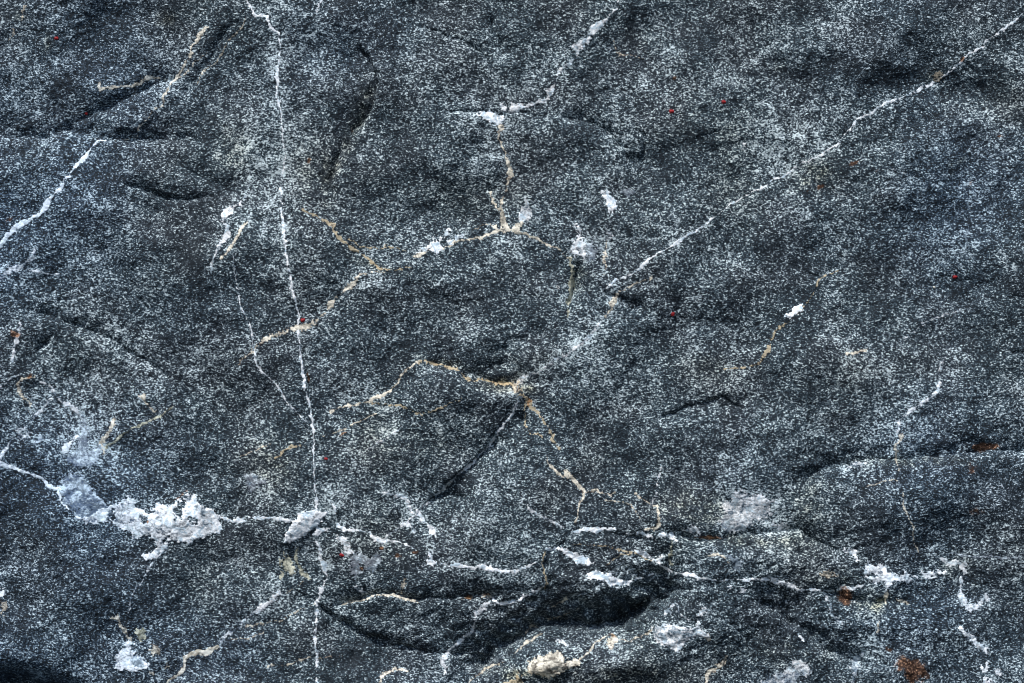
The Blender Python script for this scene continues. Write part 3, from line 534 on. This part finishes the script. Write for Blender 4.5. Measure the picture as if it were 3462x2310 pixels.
vein('cream', H_([(1765,2160,1),(1780,2140,3),(1800,2126,3.4),(1820,2132,2)], 3), .4, .7, .05)
vein('white', H_([(1875,2160,3),(1900,2170,4.4),(1920,2184,4),(1930,2180,1)], 3), .4, .8, .05)
vein('cream', H_([(1862,2062,1),(1885,2048,3),(1898,2036,6),(1912,2026,6),(1918,2020,2)], 4), .6, .6, .06)
vein('cream', H_([(1850,2110,1),(1890,2092,2),(1930,2078,2),(1960,2060,1)], 1.8), .4, .7, .03)
vein('cream', H_([(1570,2330,2),(1620,2285,2.4),(1665,2258,3),(1700,2245,2)], 2.4), .4, .7, .04)
vein('cream', H_([(2455,2218,3),(2445,2235,7),(2421,2260,7),(2400,2280,8),(2390,2310,5)], 6), .5, .9, .07)
patch('white', [(2540,2340),(2569,2305),(2600,2285),(2640,2272),(2660,2255),(2685,2250),(2676,2232),(2715,2228),(2742,2262),(2730,2282),(2700,2285),(2690,2340)], .3, 1.4, .14, label='speckled white crust at the bottom edge on the right')
vein('white', H_([(2694,2146,2),(2700,2154,6),(2712,2166,6),(2716,2170,2)], 5), .9, .4, .04, label='small bright white fleck low on the right', name='mineral_fleck')
vein('white', H_([(2920,2210,4),(2900,2230,9),(2890,2255,12),(2885,2290,10),(2880,2330,6)], 8), .08, 1.8, .14)
vein('cream', H_([(2994,2040,4),(3000,2010,7),(3005,1996,4)], 5), .35, .9, .08)
vein('cream', H_([(3030,2030,2),(3050,2035,5),(3070,2042,2)], 4), .6, .6, .05)
vein('cream', H_([(2968,2100,2),(2972,2125,4),(2966,2145,2)], 3), .35, 1.0, .08)
vein('white', H_([(2780,2010,3),(2800,2040,4),(2820,2080,5),(2845,2110,3)], 4), .2, 1.3, .1)
vein('white', H_([(1095,-30,4),(1085,0,5),(1078,20,4),(1070,40,2)], 4), .4, .8, .1)
vein('cream', H_([(85,25,5),(80,50,4),(70,75,2)], 4), .3, .9, .1); vein('cream', H_([(40,95,2),(36,120,6),(30,135,2)], 4), .25, .9, .1)
vein('cream', H_([(1280,845,1),(1310,830,2)], 2), .3, .8)
vein('white', H_([(3010,575,1),(3035,580,3),(3070,590,1)], 2), .35, .8)
blob('white', 2519, 489, 7, 14, bright=.45, speck=1)
blob('cream', 3172, 255, 22, 18, bright=.05, speck=1.6); blob('white', 2060, 170, 8, 9, bright=.3, speck=1)
vein('cream', H_([(2075,120,1),(2078,160,2),(2095,185,4),(2130,192,2),(2175,195,1)], 2), .4, .8, .05)

attr = np.stack([calc_shade, rust, np.clip(ochre, 0, 1.2), blue], -1)
co = to_world(X, Y, Z).reshape(-1, 3)
q = np.stack([IDX[:-1, :-1], IDX[1:, :-1], IDX[1:, 1:], IDX[:-1, 1:]], -1).reshape(-1, 4)
body = make_mesh("rock", co, q, attr.reshape(-1, 4), M['rock'], root)

used = 0
for w, m, kind, name, bright, thick, label in BANDS:
    z = Z[w] + np.where(m > 0, thick * (1 - np.exp(-m / 3.0)), m * 0.9).clip(-3.0, thick) + 0.10
    big = sstep(4, 14, m)
    bright = bright * (.75 if kind == 'ochre' else 1)
    amt = (.19 + .85 * bright ** 1.6) * (1 + (.5 * N12[w] + .6 * N30[w] + .35 * N5[w]) * (1 + .5 * big) + .5 * N90[w] * big).clip(.15, 2.0)
    cc = calc_shade[w] + amt * sstep(-.8, 3.2, m)
    keep = (m > -1.6)
    kf = (keep[:-1, :-1] & keep[1:, :-1] & keep[1:, 1:] & keep[:-1, 1:]) & ((m[:-1, :-1] > -.2) | (m[1:, 1:] > -.2) | (m[1:, :-1] > -.2) | (m[:-1, 1:] > -.2))
    if kf.sum() < 4: print("EMPTY", name, label, w); continue
    idx = np.arange(m.size).reshape(m.shape)
    f = np.stack([idx[:-1, :-1], idx[1:, :-1], idx[1:, 1:], idx[:-1, 1:]], -1)[kf]
    uq, inv = np.unique(f, return_inverse=True); f = inv.reshape(-1, 4)
    cw = to_world(X[w], Y[w], z).reshape(-1, 3)[uq]
    aa = np.stack([cc, rust[w], ochre[w] * .6, blue[w]], -1).reshape(-1, 4)[uq]
    o = make_mesh(name, cw, f, aa, M[kind], root)
    if label: o["label"] = label
    used += 1
print("parts", used, "verts", len(co))

# ------------------------------------------------------------------ small things lying on the rock
def simple_mat(name, c, rough=.5):
    m = bpy.data.materials.new(name); m.use_nodes = True; nt = m.node_tree; b = nt.nodes['Principled BSDF']
    n = nt.nodes.new('ShaderNodeTexNoise'); n.inputs['Scale'].default_value = 900; n.inputs['Detail'].default_value = 3
    r = nt.nodes.new('ShaderNodeValToRGB'); r.color_ramp.elements[0].color = rgb([q * .5 for q in c]); r.color_ramp.elements[1].color = rgb(c)
    r.color_ramp.elements[0].position = .35; r.color_ramp.elements[1].position = .6
    tc = nt.nodes.new('ShaderNodeTexCoord'); nt.links.new(tc.outputs['Object'], n.inputs['Vector'])
    nt.links.new(n.outputs[0], r.inputs[0]); nt.links.new(r.outputs[0], b.inputs['Base Color']); b.inputs['Roughness'].default_value = rough
    return m
import bmesh
from mathutils import Matrix
def height_at(x, y):
    i = np.searchsorted(ax, x); j = np.searchsorted(ay, y); return Z[j, i]
def on_rock(o, x, y, lift=0.0):
    p = to_world(np.array(x), np.array(y), np.array(height_at(x, y) + lift)); o.location = p.tolist()
def ellipsoid(bm, c, r, seg=20, rings=12):
    g = bmesh.ops.create_uvsphere(bm, u_segments=seg, v_segments=rings, radius=1)
    bmesh.ops.transform(bm, matrix=Matrix.Translation(c) @ Matrix.Diagonal((r[0], r[1], r[2], 1)), verts=g['verts'])
def bm_obj(name, bm, mat):
    me = bpy.data.meshes.new(name); bm.to_mesh(me); bm.free()
    for p in me.polygons: p.use_smooth = True
    me.materials.append(mat); o = bpy.data.objects.new(name, me); C.collection.objects.link(o); return o
RED = simple_mat("dark red", (0.34, 0.006, 0.012), .6)
first = None
for x, y, s, a, lab in [(188,128,1,20,"tiny dark red speck near the top left corner"), (285,380,.9,50,"tiny dark red speck just above the dark hollow at upper left"),
        (1023,1083,1.1,-20,"tiny crimson speck right beside the long vertical white vein"), (2270,377,1.15,5,"tiny dark red speck right of the folded groove near the top"),
        (2446,344,1.15,15,"tiny dark red speck in the upper right quarter, farther from the fold"), (2274,1061,1.15,80,"tiny upright dark red speck right of the centre"),
        (3231,936,1.1,0,"tiny dark red speck above right of the white grain"), (1155,1877,1.1,30,"tiny crimson speck among the pale crusts of the lower left"),
        (1101,1552,.9,10,"tiny dark red speck right of the vertical vein, low down")]:
    if first is None:
        bm = bmesh.new(); u_ = PX
        ellipsoid(bm, (0, -1.6*u_, 0), (6.2*u_, 3.2*u_, 4.6*u_)); ellipsoid(bm, (5.2*u_, -1.4*u_, .8*u_), (3*u_, 2.4*u_, 2.6*u_), 12, 8)
        for k in range(8):
            t = math.radians((-60, -20, 20, 60)[k % 4] + (180 if k > 3 else 0) + 90)
            ellipsoid(bm, (6.2*u_*math.cos(t), -1.0*u_, 5.2*u_*math.sin(t)), (1.8*u_, .9*u_, 1.8*u_), 8, 6)
        o = first = bm_obj("red_speck", bm, RED)
    else:
        o = first.copy(); C.collection.objects.link(o)
    on_rock(o, x, y); o.scale = (s, s, s); o.rotation_euler = (0, math.radians(a), 0)
    o["label"] = lab; o["category"] = "red speck"; o["group"] = "tiny red specks on the rock"
bm = bmesh.new(); ellipsoid(bm, (0, -1.4 * PX, 0), (5.0 * PX, 3.2 * PX, 3.9 * PX), 24, 16)
o = bm_obj("white_grain", bm, simple_mat("ivory", (0.85, 0.84, 0.78), .4)); on_rock(o, 3162, 971); o.rotation_euler = (0, math.radians(38), 0)
o["label"] = "tiny smooth ivory oval grain alone on the dark rock at right"; o["category"] = "grain"
bm = bmesh.new(); nu, nv = 28, 10; vs = []
for i in range(nu):
    t = 2 * math.pi * i / nu; ring = []
    for j in range(nv):
        p = 2 * math.pi * j / nv; r = 1.15 + .25 * math.sin(t * 2 + 1)
        cx, cz = 5.2 * math.cos(t), 3.4 * math.sin(t); k = r * math.cos(p)
        ring.append(bm.verts.new(((cx + k * math.cos(t)) * PX, (-1.0 + 1.1 * math.sin(p)) * PX, (cz + k * math.sin(t)) * PX)))
    vs.append(ring)
for i in range(nu):
    for j in range(nv):
        bm.faces.new((vs[i][j], vs[(i + 1) % nu][j], vs[(i + 1) % nu][(j + 1) % nv], vs[i][(j + 1) % nv]))
o = bm_obj("shell_ring", bm, simple_mat("shell white", (0.75, 0.78, 0.80), .5)); on_rock(o, 1886, 971); o.rotation_euler = (0, math.radians(38), 0)
o["label"] = "tiny hollow white oval ring left of the upright ragged patch"; o["category"] = "ring"
